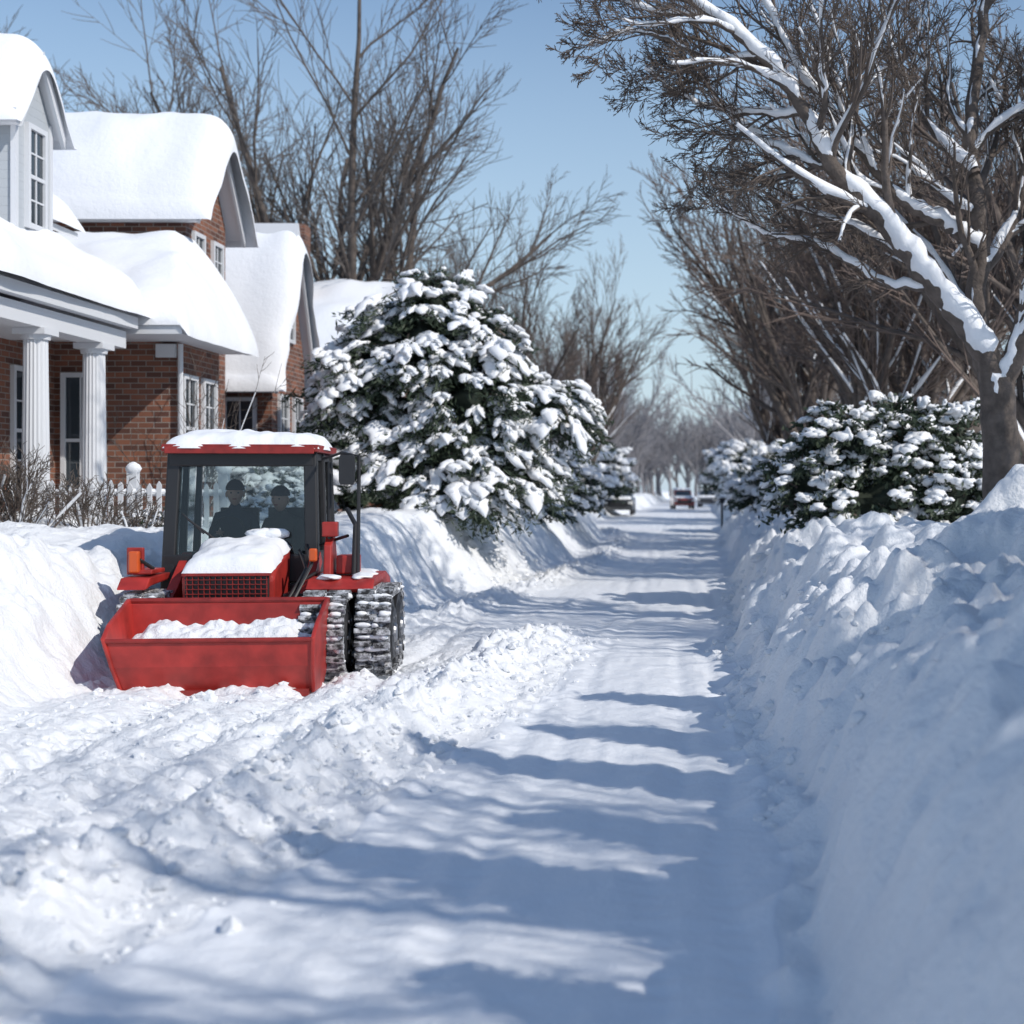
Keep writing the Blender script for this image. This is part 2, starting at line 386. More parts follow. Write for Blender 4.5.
t=tree_mesh(11,dict(PV,kids=[12,10,9,5],ang=[44,36,32,28],ratio=[2.2,.5,.5,.5],snowp=.12,rmin=.010,rr=.52),4.6,.34);A=t.obj('bare_tree',[BARK,SNOWS,TWIGL]);A.location=(-10.6,46,.8);A.scale=(1.3,1.3,1.4)
t=tree_mesh(23,dict(PV,kids=[12,9,8,5],ratio=[2.3,.5,.5,.5],t0=[.05,.15,.15,.15],ang=[34,30,30,28],snowp=.55,snowr=.04,rr=.56),2.6,.22);C=t.obj('bare_tree',[BARK,SNOWS,TWIGR]);C.location=(4.2,30,1.0);C.scale=(1.15,)*3
t=tree_mesh(35,dict(PV,kids=[9,9,8,5],ang=[40,34,32,28],snowp=.2,rr=.54),3.6,.26);D=t.obj('bare_tree',[BARK,SNOWS,TWIGL]);D.location=(-20.5,52,.8);D.scale=(1.6,1.6,1.8)
place(A,'bare_tree',-31,60,.8,1.4,2.0)
place(D,'bare_tree',-7.2,60,.8,1.15,1.1,1.3)
place(C,'bare_tree',-5.8,76,.8,1.3,2.2,1.6)
place(C,'bare_tree',6.6,25,1.1,1.2,2.6,1.35)
place(C,'bare_tree',4.6,38,1.1,1.4,.9,1.4)
place(D,'bare_tree',8.5,42,1.1,1.2,.3,1.3)
place(C,'bare_tree',4.6,50,1.1,1.6,3.6,1.75)
place(A,'bare_tree',8.5,66,1.1,1.0,5.1,1.2)
place(C,'bare_tree',5.2,80,1.1,1.7,5.5,1.9)
place(D,'bare_tree',9.5,13,1.1,1.0,2.4)
place(A,'bare_tree',8.5,2,1.1,.75,1.4)
# distant tree line
B=MB();rt=np.random.RandomState(5)
PF=dict(PV,seg=[3,4,3,2],kids=[8,7,6],sides=[4,3,3,3],twl=2,snowr=9,rmin=.035,ratio=[2.0,.5,.5],wander=[.05,.06,.06,.06])
prot=[]
for s_ in range(4):
    t=Tree(100+s_,PF);t.grow((0,0,0),(0,0,1),3.4,.2,0);prot.append((np.vstack(t.B.v),np.vstack(t.B.q)))
def put(x,y,sc):
    V,Q=prot[rt.randint(4)];a=rt.uniform(0,6.28);c,s_=math.cos(a),math.sin(a)
    W=V*sc;W=np.stack([W[:,0]*c-W[:,1]*s_,W[:,0]*s_+W[:,1]*c,W[:,2]],-1)+np.array((x,y,.8));B.add(W,Q)
for i in range(20):put(rt.uniform(-9,-5.5),rt.uniform(85,200),rt.uniform(.9,1.3))
for i in range(20):put(rt.uniform(5,10),rt.uniform(95,200),rt.uniform(.9,1.4))
for i in range(34):put(rt.uniform(-60,-10),rt.uniform(95,170),rt.uniform(1,1.5))
for i in range(24):put(rt.uniform(9,60),rt.uniform(80,170),rt.uniform(1,1.5))
for i in range(40):put(rt.uniform(-14,14),rt.uniform(190,240),rt.uniform(1.0,1.6))
B.obj('distant_trees',[HAZETWIG],smooth=True)
# hero tree
PH=dict(PV,seg=[6,8,9,6,4,3],kids=[6,9,7,6,4],wander=[.04,.06,.13,.10,.09,.08],trop=[.04,.02,.02,.01,.01,0],t0=[.2,.1,.1,.1,.1],ang=[32,36,34,32,30],up=[.1,.06,.05,.02,0],ratio=[.8,.5,.5,.5,.5],tip=[.7,.25,.25,.35,.4,.5],sides=[10,7,5,4,3,3],twl=3,snowr=.024,snowp=.75,rmin=.0055,rr=.55)
t=Tree(77,PH)
t.limb([(3.84,17.0,.6),(3.75,17,1.2),(3.72,17,2.1),(3.66,17,3.0)],.27,.21,0,12,0)
L=[([(3.68,17,2.7),(3.50,16.95,3.35),(2.87,16.7,4.09),(2.27,16.4,4.75),(1.67,16.1,5.29),(1.31,15.9,5.9),(.80,15.7,6.5),(.05,15.5,7.0),(-.9,15.4,7.45),(-1.5,15.4,8.0)],.18,.02,1.2,1.7,11,.22),
 ([(3.66,17,2.8),(3.45,17.1,3.7),(3.52,17.2,4.8),(3.38,17.2,5.8),(3.5,17.3,6.9),(3.7,17.3,8.6),(3.6,17.3,10.5)],.16,.04,1.0,.9,11,.15),
 ([(3.70,17,2.8),(3.95,16.9,3.6),(4.35,16.7,5.1),(4.9,16.5,7.0),(5.6,16.3,9.2)],.15,.04,1.0,1.2,9,.2),
 ([(3.5,17.15,4.6),(3.1,17.0,4.85),(2.5,16.7,5.1),(1.85,16.4,5.76),(1.25,16.2,6.5),(.75,16.0,7.4),(.2,15.8,8.4)],.095,.02,.9,1.7,10,.2),
 ([(2.27,16.4,4.75),(1.9,16.7,5.4),(1.9,17.1,6.2),(1.6,17.3,7.2),(1.2,17.4,8.6)],.085,.02,.8,1.2,8,.15),
 ([(2.87,16.7,4.05),(2.3,16.8,4.15),(1.6,17.0,4.6),(.9,17.1,4.8),(.3,17.2,5.2)],.05,.012,.6,1.6,8,.15),
 ([(3.42,17.1,5.5),(2.9,17.4,6.2),(2.5,17.6,7.2),(2.2,17.7,8.8)],.085,.02,.8,1.3,8,.1),
 ([(3.5,17.2,4.3),(4.0,17.4,5.1),(4.2,17.5,6.4),(4.3,17.6,8.4)],.10,.03,.8,1.0,8,.1),
 ([(.8,15.7,6.5),(.2,15.8,6.5),(-.5,15.7,6.75),(-1.1,15.6,6.6)],.04,.01,.55,1.2,8,.1),
 ([(1.31,15.9,5.9),(.7,16.2,6.0),(.1,16.2,6.1),(-.5,16.2,6.5)],.04,.01,.6,1.2,8,.1),
 ([(1.7,16.1,5.3),(1.2,16.2,5.5),(.5,16.4,6.0),(.1,16.5,6.6)],.045,.012,.6,1.3,8,.1)]
for pts,r0,r1,cl,sn,cnt,t0 in L:
    Q,rr=t.limb(pts,r0,r1,1,9,sn)
    ds=np.vstack([np.diff(Q,axis=0),Q[-1:]-Q[-2:-1]]);ds/=np.linalg.norm(ds,axis=1,keepdims=True)
    t.kids(list(Q),rr,list(ds),cl*4.0,1,t0,cnt+3)
t.obj('bare_tree',[BARK,SNOWS,TWIG])
# ------------------------------------------------------------------ evergreens
def leaves(B,C,Dv,n,Lf,Wf,spread,Lb,rng,mat=0,droop=.25,dz=0):
    S=len(C);t=rng.uniform(0,1.08,(S,n,1));D=Dv[:,None,:]*Lb
    pos=C[:,None,:]+D*t;pos[...,2]-=(t[...,0]**2)*droop*Lb-dz
    pos+=rng.normal(0,1,(S,n,3))*np.array((spread,spread,spread*.6))
    ld=Dv[:,None,:]*.7+rng.normal(0,.6,(S,n,3));ld[...,2]-=.25;ld/=np.linalg.norm(ld,axis=2,keepdims=True)
    sd=np.cross(ld,rng.normal(0,1,(S,n,3)));sd/=np.linalg.norm(sd,axis=2,keepdims=True)+1e-9
    l=Lf*rng.uniform(.6,1.3,(S,n,1));w=Wf*rng.uniform(.7,1.3,(S,n,1))
    V=np.stack([pos-ld*l*.5,pos+sd*w*.5,pos+ld*l*.5,pos-sd*w*.5],2).reshape(-1,3)
    B.add(V,np.arange(len(V)).reshape(-1,4),mat=mat)
def frond(B,c,d,L,w,droop,rng,sq=.5):
    n=9;t=np.linspace(0,1,n)
    P=c[None,:]+d[None,:]*(L*t)[:,None];P[:,2]+=-(t**2)*droop*L+.04
    P+=rng.normal(0,.014,P.shape)*L*2
    r=w*np.clip(1-(2*t-1)**2,0.004,1)**.6*(.6+.55*t)*rng.uniform(.6,1.3,n)
    B.tube(P,r,8,1,True,squash=sq,jit=rng.uniform(.7,1.3,(n,8)))
def evergreen(name,ells,nspray,rng,Lb=.55,leaf=(.16,.03),nl=60,snowp=.75,fw=.085,trunk=None,droop=.35,core=True,outz=-.1,spread=.06,side=3):
    B=MB();C=[];Dd=[]
    vol=np.array([e[3]*e[4]*e[5] for e in ells])**.67;vol/=vol.sum()
    while len(C)<nspray:
        e=ells[rng.choice(len(ells),p=vol)]
        n=norm(rng.normal(0,1,3))
        if n[2]<-.6:continue
        k=rng.uniform(.62,1.08) if rng.rand()<.8 else rng.uniform(.3,.7)
        p=np.array(e[:3])+n*np.array(e[3:6])*k
        ins=False
        for f in ells:
            if f is e:continue
            q=(p-np.array(f[:3]))/np.array(f[3:6])
            if (q**2).sum()<.4:ins=True
        if ins:continue
        d=norm(n*np.array((1,1,.55))+rng.normal(0,.25,3)+np.array((0,0,outz)))
        C.append(p-d*Lb*.5);Dd.append(d)
    C=np.array(C);Dd=np.array(Dd)
    leaves(B,C,Dd,nl,leaf[0],leaf[1],spread,Lb,rng,0,droop,-.03)
    for c,d in zip(C,Dd):
        B.tube([c-d*Lb*.5,c,c+d*Lb*.6],[.018,.012,.004],3,2)
        if rng.rand()<snowp:
            s_=rng.uniform(.6,1.5);h=norm(d*np.array((1,1,.6)))
            st=c+h*Lb*rng.uniform(.0,.3)
            frond(B,st,h,Lb*.9*min(s_,1.15),fw*s_,droop,rng)
            u=norm(np.cross(h,(0,0,1.)))
            for q in range(side):
                sg=1 if q%2 else -1
                if rng.rand()<.85:
                    frond(B,st+h*Lb*rng.uniform(.1,.55),norm(h+sg*u*rng.uniform(.5,1.3)),Lb*rng.uniform(.3,.55)*s_,fw*.7*s_,droop*1.1,rng)
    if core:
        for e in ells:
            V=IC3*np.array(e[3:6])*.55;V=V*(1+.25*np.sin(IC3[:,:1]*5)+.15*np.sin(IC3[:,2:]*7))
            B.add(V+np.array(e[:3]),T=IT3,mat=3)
    if trunk:
        B.tube(trunk,np.linspace(.16,.05,len(trunk)),8,2)
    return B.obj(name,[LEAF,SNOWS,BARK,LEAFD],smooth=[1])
re=np.random.RandomState(21)
evergreen('snowy_evergreen_tree',[(-5.0,26,4.15,1.25,1.3,1.3),(-4.7,26,4.95,.65,.8,.85),(-3.8,26,4.35,.75,.9,.8),(-6.0,25.9,3.5,1.0,1.1,1.1),(-4.1,25.7,3.2,1.3,1.2,1.0),(-2.75,26,3.1,1.0,1.0,.75),(-4.4,25.5,2.2,1.4,1.2,1.0),(-3.3,25.6,2.0,.9,.9,.7),(-4.0,24.9,1.6,1.0,.8,.5)],800,re,Lb=.62,nl=80,leaf=(.16,.034),snowp=.86,fw=.118,trunk=[(-4.5,26,.5),(-4.5,26,2.5),(-4.6,26,4.6)],spread=.08,droop=.5)
evergreen('snowy_evergreen_shrub',[(2.3,21,2.2,.8,.9,.8),(3.1,21.2,2.3,.85,.9,.8),(3.9,21.4,2.15,.75,.9,.85),(1.75,20.8,1.8,.6,.7,.65),(2.7,20.4,1.5,1.1,.6,.6),(3.6,20.4,1.5,.9,.6,.6)],660,re,Lb=.36,nl=42,leaf=(.12,.045),snowp=.85,fw=.095,outz=.15,droop=.3,spread=.06)
SH=evergreen('snowy_evergreen_shrub',[(0,0,.7,1,1,.8),(.9,.2,.5,.8,.8,.6)],240,re,Lb=.45,nl=36,leaf=(.16,.05),snowp=.95,fw=.14,outz=.1,droop=.3)
SH.location=(-4.6,34,.9)
for x,y,s_,rz in((-4.2,42,1.3,1),(-5.6,58,1.7,2),(-8.3,33,1.7,3),(3.4,36,1.1,.5),(3.4,44,1.3,2.2),(3.6,58,1.6,4),(4.0,78,2.2,5),(-6.2,88,2.4,3.3),(4.3,110,3,1.2)):
    place(SH,'snowy_evergreen_shrub',x,y,1.0,s_,rz)
# arborvitae row, right of the frame
rv=np.random.RandomState(9)
B=MB();C=[];Dd=[];Hh=3.0;Rr=.55
for i in range(700):
    tt=1-math.sqrt(rv.rand());a=rv.uniform(0,6.28);rad=Rr*(1-tt)**.9*rv.uniform(.75,1.05)
    C.append((rad*math.cos(a)*.8,rad*math.sin(a)*.8,tt*Hh*.97));Dd.append(norm(np.array((math.cos(a),math.sin(a),1.3))))
leaves(B,np.array(C),np.array(Dd),26,.12,.05,.045,.22,rv,0,0)
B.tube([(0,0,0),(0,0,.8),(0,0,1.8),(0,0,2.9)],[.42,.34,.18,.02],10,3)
for i in range(50):
    tt=rv.rand();a=rv.uniform(0,6.28);rad=Rr*(1-tt)*.9;blob(B,(rad*math.cos(a),rad*math.sin(a),tt*Hh),.12,.09,.07,None,1,.3,rv)
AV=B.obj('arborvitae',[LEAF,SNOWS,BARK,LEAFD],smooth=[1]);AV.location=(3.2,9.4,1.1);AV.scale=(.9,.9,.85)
for x,y,s_,sz in((2.95,7.9,.9,.85),(2.95,6.5,.8,1.1),(2.8,5.2,.8,.75),(2.9,3.95,.85,1.1),(2.8,2.8,.75,.75),(2.9,1.6,.85,1.1),(2.8,.2,.8,.75),(2.8,-1.2,.9,1.1)):
    place(AV,'arborvitae',x,y,1.1,s_,y*3.1,sz)
# bare twiggy shrubs
def twshrub(name,x,y,z,h,n,seed):
    P=dict(PV,seg=[4,4,3],kids=[6,4],wander=[.1,.1,.1],trop=[.03,.02,0],t0=[.3,.3],ang=[35,38],up=[.1,.05],ratio=[.5,.5],tip=[.5,.5,.5],sides=[4,3,3],twl=1,snowr=.008,snowp=.35,rmin=.005)
    t=Tree(seed,P)
    for i in range(n):
        a=t.r.uniform(0,6.28);q=t.r.uniform(.1,.7)
        t.grow((x+.25*math.cos(a)*q,y+.25*math.sin(a)*q,z-.1),(math.cos(a)*q,math.sin(a)*q,1),h*t.r.uniform(.7,1.1),.011,0)
    return t.obj(name,[BARK,SNOWS,BARK])
twshrub('bare_shrub',-7.7,16.3,1.1,1.0,30,1);twshrub('bare_shrub',-8.3,16.6,1.1,1.0,30,2)
twshrub('bare_shrub',-7.2,17.0,1.1,.8,20,3);twshrub('bare_shrub',-7.35,20.9,1.1,2.2,5,4);twshrub('bare_shrub',-6.9,20.3,1.1,.9,16,5);twshrub('bare_shrub',-6.4,16.4,1.05,.55,14,6)
place(SH,'snowy_evergreen_shrub',-6.3,17.0,.95,.36,2);place(SH,'snowy_evergreen_shrub',-5.9,20.5,1.0,.5,4)
place(SH,'snowy_evergreen_shrub',-7.3,24.5,1.0,.8,1)
# picket fence
B=MB()
for i in range(20):
    y0=17.5+(i*.11)*.25;xx=-8.1+i*.11;h=1.80+.03*math.sin(i)
    B.prism([(xx-.03,1.0),(xx+.03,1.0),(xx+.03,h-.05),(xx,h),(xx-.03,h-.05)],'y',y0,y0+.025)
for z in(1.3,1.65):
    B.tube([(-8.1,17.55,z),(-5.95,18.08,z)],[.025,.025],4)
    B.tube([(-8.1,17.54,z+.03),(-7,17.82,z+.035),(-5.95,18.07,z+.03)],[.03,.035,.03],5,1,True)
for xx,yy in((-8.1,17.55),(-7.0,17.82),(-5.95,18.1)):
    B.box(xx-.06,xx+.06,yy,yy+.12,1,1.92);blob(B,(xx,yy+.06,1.97),.1,.1,.08,None,1)
B.obj('picket_fence',[WHITE,SNOWS],smooth=[1])
# ------------------------------------------------------------------ houses
def cosp(n):return .5-.5*np.cos(np.pi*np.linspace(0,1,n))
fe=lambda d,r:np.sqrt(np.clip(1-(1-np.minimum(np.maximum(d,0)/r,1))**2,0,1))
def slab(B,c00,c10,c11,c01,t,r=.45,seed=0,mat=0,nu=46,nv=40,amp=.12):
    c=[np.array(k,float) for k in(c00,c10,c11,c01)]
    U,V=np.meshgrid(cosp(nu),cosp(nv))
    lu=np.linalg.norm(c[1]-c[0]);lv=np.linalg.norm(c[3]-c[0])
    P=(c[0][None,None]*((1-U)*(1-V))[...,None]+c[1]*(U*(1-V))[...,None]+c[2]*(U*V)[...,None]+c[3]*((1-U)*V)[...,None])
    pr=fe(np.minimum(U,1-U)*lu,r)*fe(np.minimum(V,1-V)*lv,r)
    N=fbm(P[...,0]*1.1+seed,P[...,1]*1.1+P[...,2],seed,3)
    P[...,2]+=pr*t*(1+amp*3*N)
    P[...,0]+=.07*N;P[...,1]+=.07*N
    B.add(P.reshape(-1,3),gridfaces(nv,nu),mat=mat)
def roofslab(B,c00,c10,c11,c01,th,mat):
    V=[c00,c10,c11,c01]+[(a[0],a[1],a[2]-th) for a in(c00,c10,c11,c01)]
    B.add(V,[(0,1,2,3),(7,6,5,4),(0,4,5,1),(1,5,6,2),(2,6,7,3),(3,7,4,0)],mat=mat)
def winx(B,X,yc,z0,z1,w):
    y0,y1=yc-w/2,yc+w/2
    B.box(X+.004,X+.02,y0,y1,z0,z1,1)
    for a,b,c,d in((y0-.07,y0,z0-.07,z1+.07),(y1,y1+.07,z0-.07,z1+.07),(y0,y1,z1,z1+.07),(y0,y1,z0-.07,z0)):B.box(X,X+.06,a,b,c,d)
    B.box(X+.02,X+.045,y0,y1,(z0+z1)/2-.025,(z0+z1)/2+.025)
    B.box(X+.02,X+.035,yc-.012,yc+.012,z0,z1)
    for z in(z0+(z1-z0)*.25,z0+(z1-z0)*.75):B.box(X+.022,X+.034,y0,y1,z-.012,z+.012)
def winy(B,Yp,xc,z0,z1,w):
    x0,x1=xc-w/2,xc+w/2
    B.box(x0,x1,Yp-.02,Yp-.004,z0,z1,1)
    for a,b,c,d in((x0-.07,x0,z0-.07,z1+.07),(x1,x1+.07,z0-.07,z1+.07),(x0,x1,z1,z1+.07),(x0,x1,z0-.07,z0)):B.box(a,b,Yp-.06,Yp,c,d)
    B.box(x0,x1,Yp-.045,Yp-.02,(z0+z1)/2-.025,(z0+z1)/2+.025)
    B.box(xc-.012,xc+.012,Yp-.035,Yp-.02,z0,z1)
hs=empty('brick_house')
W=MB()
W.box(-15,-9.6,13,21.5,.5,5.6)
W.box(-15,-7.75,21.5,23.4,.5,4.1)
W.box(-15,-8.3,23.402,25.4,.5,6.35)
W.prism([(23.402,6.35),(25.4,6.35),(24.4,7.8)],'x',-15,-8.3)
W.obj('walls',[BRICK],parent=hs)
T=MB()
T.box(-12,-8.8,18.55,19.55,4.3,6.72)
T.prism([(18.55,6.72),(19.55,6.72),(19.05,7.4)],'x',-12,-8.8)
for xx,yy in((-8.8,18.55),(-8.8,19.55)):T.box(xx-.05,xx+.02,yy-.03,yy+.05,4.3,6.7,1)
T.obj('dormer_walls',[SIDING,WHITE],parent=hs)
F=MB()
def gable(F,S,x0,x1,y0,y1,ze,zr,ov,t,seed,sx=.08,sm=.06):
    ym=(y0+y1)/2;sl=(zr-ze)/(ym-y0)
    za=ze-ov*sl
    roofslab(F,(x0,y0-ov,za+.12),(x1,y0-ov,za+.12),(x1,ym,zr+.12),(x0,ym,zr+.12),.1,0)
    roofslab(F,(x0,y1+ov,za+.12),(x1,y1+ov,za+.12),(x1,ym-.003,zr+.118),(x0,ym-.003,zr+.118),.1,0)
    F.box(x0,x1+.02,y0-ov-.09,y0-ov-.003,za-.08,za+.12)
    F.box(x0,x1-.02,y0-ov,y0-.004,za-.06,za-.02)
    for ya in(y0-ov,y1+ov):
        a=np.array((x1+.002,ya,za+.12));b=np.array((x1+.002,ym,zr+.12))
        F.add([a,b,b+(0,0,-.22),a+(0,0,-.22),a+(.05,0,0),b+(.05,0,0),b+(.05,0,-.22),a+(.05,0,-.22)],[(0,1,2,3),(4,7,6,5),(0,4,5,1),(3,2,6,7),(0,3,7,4),(1,5,6,2)])
    nu,nv=60,80
    U,V=np.meshgrid(cosp(nu),cosp(nv))
    Xs=x0+(x1+sx-x0)*U;Ys=(y0-ov-.20)+(y1-y0+2*ov+.36)*V
    dy=np.abs(Ys-ym);base=zr+.125-sl*np.sqrt(dy*dy+sm)
    N=fbm(Xs*.8+seed,Ys*.8,seed,3)
    pr=fe((1-U)*(x1-x0),.5)*fe(np.minimum(V,1-V)*(y1-y0+2*ov),.45)
    Zs=np.maximum(base,za-.02)+pr*t*(1+.35*N)+.01-(1-pr)*.06
    Xs=Xs+.06*fbm(Ys*1.5,Zs*1.5,seed+3,2)*U
    S.add(np.stack([Xs,Ys,Zs],-1).reshape(-1,3),gridfaces(nv,nu))
S=MB()
gable(F,S,-15,-8.05,23.4,25.4,6.4,7.75,.18,.62,1,.26)
gable(F,S,-12,-8.70,18.55,19.55,6.72,7.45,.14,.42,2,.1,.02)
zp=.2
roofslab(F,(-7.9,13,3.95+zp),(-7.9,20.1,3.95+zp),(-9.75,20.1,5.2+zp),(-9.75,13,5.2+zp),.12,0)
F.box(-7.96,-7.82,13,20.15,3.78+zp,3.94+zp)
F.box(-8.3,-7.97,13,20.1,3.5+zp,3.74+zp)
F.box(-9.6,-8.3,13,20.1,3.62+zp,3.66+zp)
slab(S,(-7.70,12.9,3.95+zp),(-7.70,20.28,3.95+zp),(-9.85,20.28,5.3+zp),(-9.85,12.9,5.3+zp),.33,.3,3,nu=60)
roofslab(F,(-9.3,13,5.6),(-9.3,21.6,5.6),(-12.5,21.6,7.0),(-12.5,13,7.0),.1,0)
slab(S,(-9.2,12.9,5.62),(-9.2,21.7,5.62),(-12.6,21.7,7.05),(-12.6,12.9,7.05),.4,.4,4,nu=50)
nu,nv=80,60
U,V=np.meshgrid(cosp(nu),cosp(nv))
Xs=-15+(-7.16+15)*U;Ys=20.26+(23.6-20.26)*V
rise=np.minimum(np.minimum((-7.3-Xs)*1.5,(Ys-20.35)*.55),1.45)
pr=fe((-7.16-Xs),.5)*fe(Ys-20.26,.45)
N=fbm(Xs*.9,Ys*.9,44,3)
Zs=4.1+rise*.95+pr*(.42+.14*N)
S.add(np.stack([Xs+.08*N,Ys,Zs],-1).reshape(-1,3),gridfaces(nv,nu))
F.box(-9.6,-7.35,20.4,23.52,3.94,4.09)
F.box(-7.348,-7.25,20.4,23.55,3.93,4.1)
F.box(-9.6,-7.25,20.3,20.398,3.93,4.1)
F.box(-8.05,-7.76,21.42,21.497,3.7,3.9)
F.tube([(-7.68,21.44,3.9),(-7.68,21.44,1.0)],[.04,.04],8)
F.obj('roof_trim',[WHITE],parent=hs)
S.obj('roof_snow',[SNOWS],smooth=True,parent=hs)
Wd=MB()
winx(Wd,-7.75,21.95,1.9,3.4,.5);winx(Wd,-7.75,22.85,1.9,3.4,.5)
winx(Wd,-8.3,23.95,4.9,5.95,.4);winx(Wd,-8.3,24.9,4.9,5.95,.4)
winx(Wd,-8.8,19.08,5.25,6.5,.42)
winx(Wd,-9.6,20.6,1.7,3.4,.9);winx(Wd,-9.6,18.2,1.3,3.4,1.0);winx(Wd,-9.6,15.5,1.8,3.4,1.0)
winy(Wd,21.5,-9.2,1.5,3.4,.45)
Wd.obj('windows',[WHITE,DGLASS],parent=hs)
Cc=MB()
for x,y in((-8.12,17.65),(-8.15,19.45),(-8.1,14.8)):
    n=40;a=np.arange(n)*2*np.pi/n
    zz=[1.28,1.35,2.2,3.1,3.58];rad=[.165,.165,.16,.148,.143]
    V=[]
    for z,r_ in zip(zz,rad):
        rr=r_*(1-.07*(np.arange(n)%2));V.append(np.stack([x+rr*np.cos(a),y+rr*np.sin(a),np.full(n,z)],-1))
    Q=[(k*n+i_,k*n+(i_+1)%n,(k+1)*n+(i_+1)%n,(k+1)*n+i_) for k in range(4) for i_ in range(n)]
    Cc.add(np.vstack(V),Q)
    Cc.box(x-.2,x+.2,y-.2,y+.2,1.0,1.2);Cc.tube([(x,y,1.2),(x,y,1.3)],[.19,.18],24,cap=True)
    Cc.tube([(x,y,3.56),(x,y,3.62)],[.17,.18],24,cap=True);Cc.box(x-.2,x+.2,y-.2,y+.2,3.62,3.698)
Cc.box(-9.6,-7.9,13,20.2,.6,1.1)
Cc.obj('porch_columns',[WHITE],parent=hs)
h2=empty('brick_house')
W=MB();W.box(-15,-8.0,27.2,29.5,.5,4.3);W.prism([(27.2,4.3),(29.5,4.3),(28.35,6.7)],'x',-15,-8.0)
W.obj('walls',[BRICK],parent=h2)
F=MB();S=MB();gable(F,S,-15,-7.85,27.2,29.5,4.3,6.9,.3,.46,6,.2)
F.obj('roof_trim',[WHITE],parent=h2);S.obj('roof_snow',[SNOWS],smooth=True,parent=h2)
Wd=MB();winx(Wd,-8.0,27.9,1.9,3.5,.5);winx(Wd,-8.0,28.9,1.9,3.5,.5);winx(Wd,-8.0,28.35,4.7,5.7,.45)
winy(Wd,27.2,-8.6,2.0,3.4,.5)
Wd.obj('windows',[WHITE,DGLASS],parent=h2)
h3=empty('brick_house')
W=MB();W.box(-18,-7.9,38,46,.5,4.6);W.prism([(38,4.6),(46,4.6),(42,7.3)],'x',-18,-7.9);W.box(-11.5,-11.0,40.6,41.2,6,9.3);W.obj('walls',[BRICK],parent=h3)
F=MB();S=MB();gable(F,S,-18,-7.6,38,46,4.6,7.3,.5,.6,8);S.obj('roof_snow',[SNOWS],smooth=True,parent=h3);F.obj('roof_trim',[WHITE],parent=h3)
Wd=MB();winx(Wd,-7.9,40,1.9,3.5,.8);winx(Wd,-7.9,44,1.9,3.5,.8);Wd.obj('windows',[WHITE,DGLASS],parent=h3)
# ------------------------------------------------------------------ tractor
TY=math.radians(6)
tr=empty('snow_plow_tractor',(-3.98,11.80,.02),TY)
def part(name,B,mats,bevel=.01,smooth=False,warp=None):return B.obj(name,mats,smooth=smooth,parent=tr,bevel=bevel,warp=warp)
def tap(V):
    V=V.copy();k=np.clip(1-V[:,2]/.5,0,1);V[:,0]+=np.where(V[:,0]<-.4,.13*k,0)*1.0;V[:,0]+=np.where(V[:,0]>.4,-.02*k,0);return V
B=MB();w=.83
outer=[(.04,.0),(-.05,.22),(-.07,.43),(-.03,.43),(-.01,.23),(.10,.06),(.45,.05),(.60,.16),(.68,.40),(.70,.69),(.74,.69),(.73,.4),(.65,.12),(.48,0.0)]
n=len(outer)
V=[(-w if k==0 else w,p[0],p[1]) for k in(0,1) for p in outer]
B.add(V,[(i,(i+1)%n,n+(i+1)%n,n+i) for i in range(n)])
side=[(.03,-.02),(-.07,.22),(-.10,.46),(.10,.56),(.68,.73),(.76,.73),(.76,.4),(.70,.12),(.5,-.02)]
B.prism(side,'x',-w-.035,-w);B.prism(side,'x',w,w+.035)
part('bucket',B,[RED],.012,warp=tap)
B=MB();B.box(-.82,.82,-.02,.07,-.04,.02);B.tube([(-.84,-.075,.44),(.84,-.075,.44)],[.02,.02],8,0,True);B.tube([(-.84,.72,.71),(.84,.72,.71)],[.025,.025],8,0,True)
part('bucket_lip',B,[DKRED],0,warp=tap)
B=MB();U_,V_=np.meshgrid(np.linspace(-.81,.81,110),np.linspace(-.02,.68,40))
Zs=.31+.18*ss((V_+.02)/.7)+.12*fbm(U_*2.2,V_*4,50,4)+.05*(.5-worley(U_*9,V_*9,51))-.6*np.clip(np.abs(U_+.03)-.6,0,1)
B.add(np.stack([U_,V_,Zs],-1).reshape(-1,3),gridfaces(40,110))
part('bucket_snow',B,[SNOW],0,True)
B=MB()
for x in(-.72,.50):
    B.prism([(.74,.25),(.74,.42),(1.5,.78),(2.05,1.08),(2.15,.98),(1.55,.62),(.95,.22)],'x',x,x+.09)
B.box(-.6,.4,1.0,3.0,.35,.6)
part('loader_arms',B,[RED],.01)
B=MB()
B.prism([(1.05,.78),(1.2,.86),(2.2,.88),(2.6,.80),(2.68,.66),(2.60,.66),(2.2,.83),(1.2,.81),(1.1,.74)],'x',.60,1.20)
B.prism([(1.45,.86),(1.5,1.16),(1.65,1.26),(1.8,1.20),(1.95,.86)],'x',.70,.77)
B.box(.80,1.0,1.6,1.85,.884,1.06);B.box(.68,.82,1.5,1.64,1.24,1.38)
B.box(.56,.66,1.7,2.4,.60,.86)
B.prism([(1.05,.78),(1.2,.88),(2.3,.90),(2.3,.84),(1.2,.82)],'x',-1.06,-.80)
part('fenders',B,[RED],.012)
B=MB()
for xa,ya,sx_,sy_ in((.95,2.0,.2,.4),(.8,1.25,.1,.12),(1.08,1.4,.09,.2),(.72,1.55,.05,.05)):
    blob(B,(xa,ya,.875),sx_,sy_,.03,(1,0,0),0,.35,hi=True)
part('fender_snow',B,[SNOWS],0,True)
B=MB();B.tube([(.97,1.55,.88),(.98,1.6,1.35),(.88,1.75,1.5)],[.026,.024,.022],8);B.tube([(.74,1.6,.95),(.74,1.6,1.95)],[.022,.02],8,0,True)
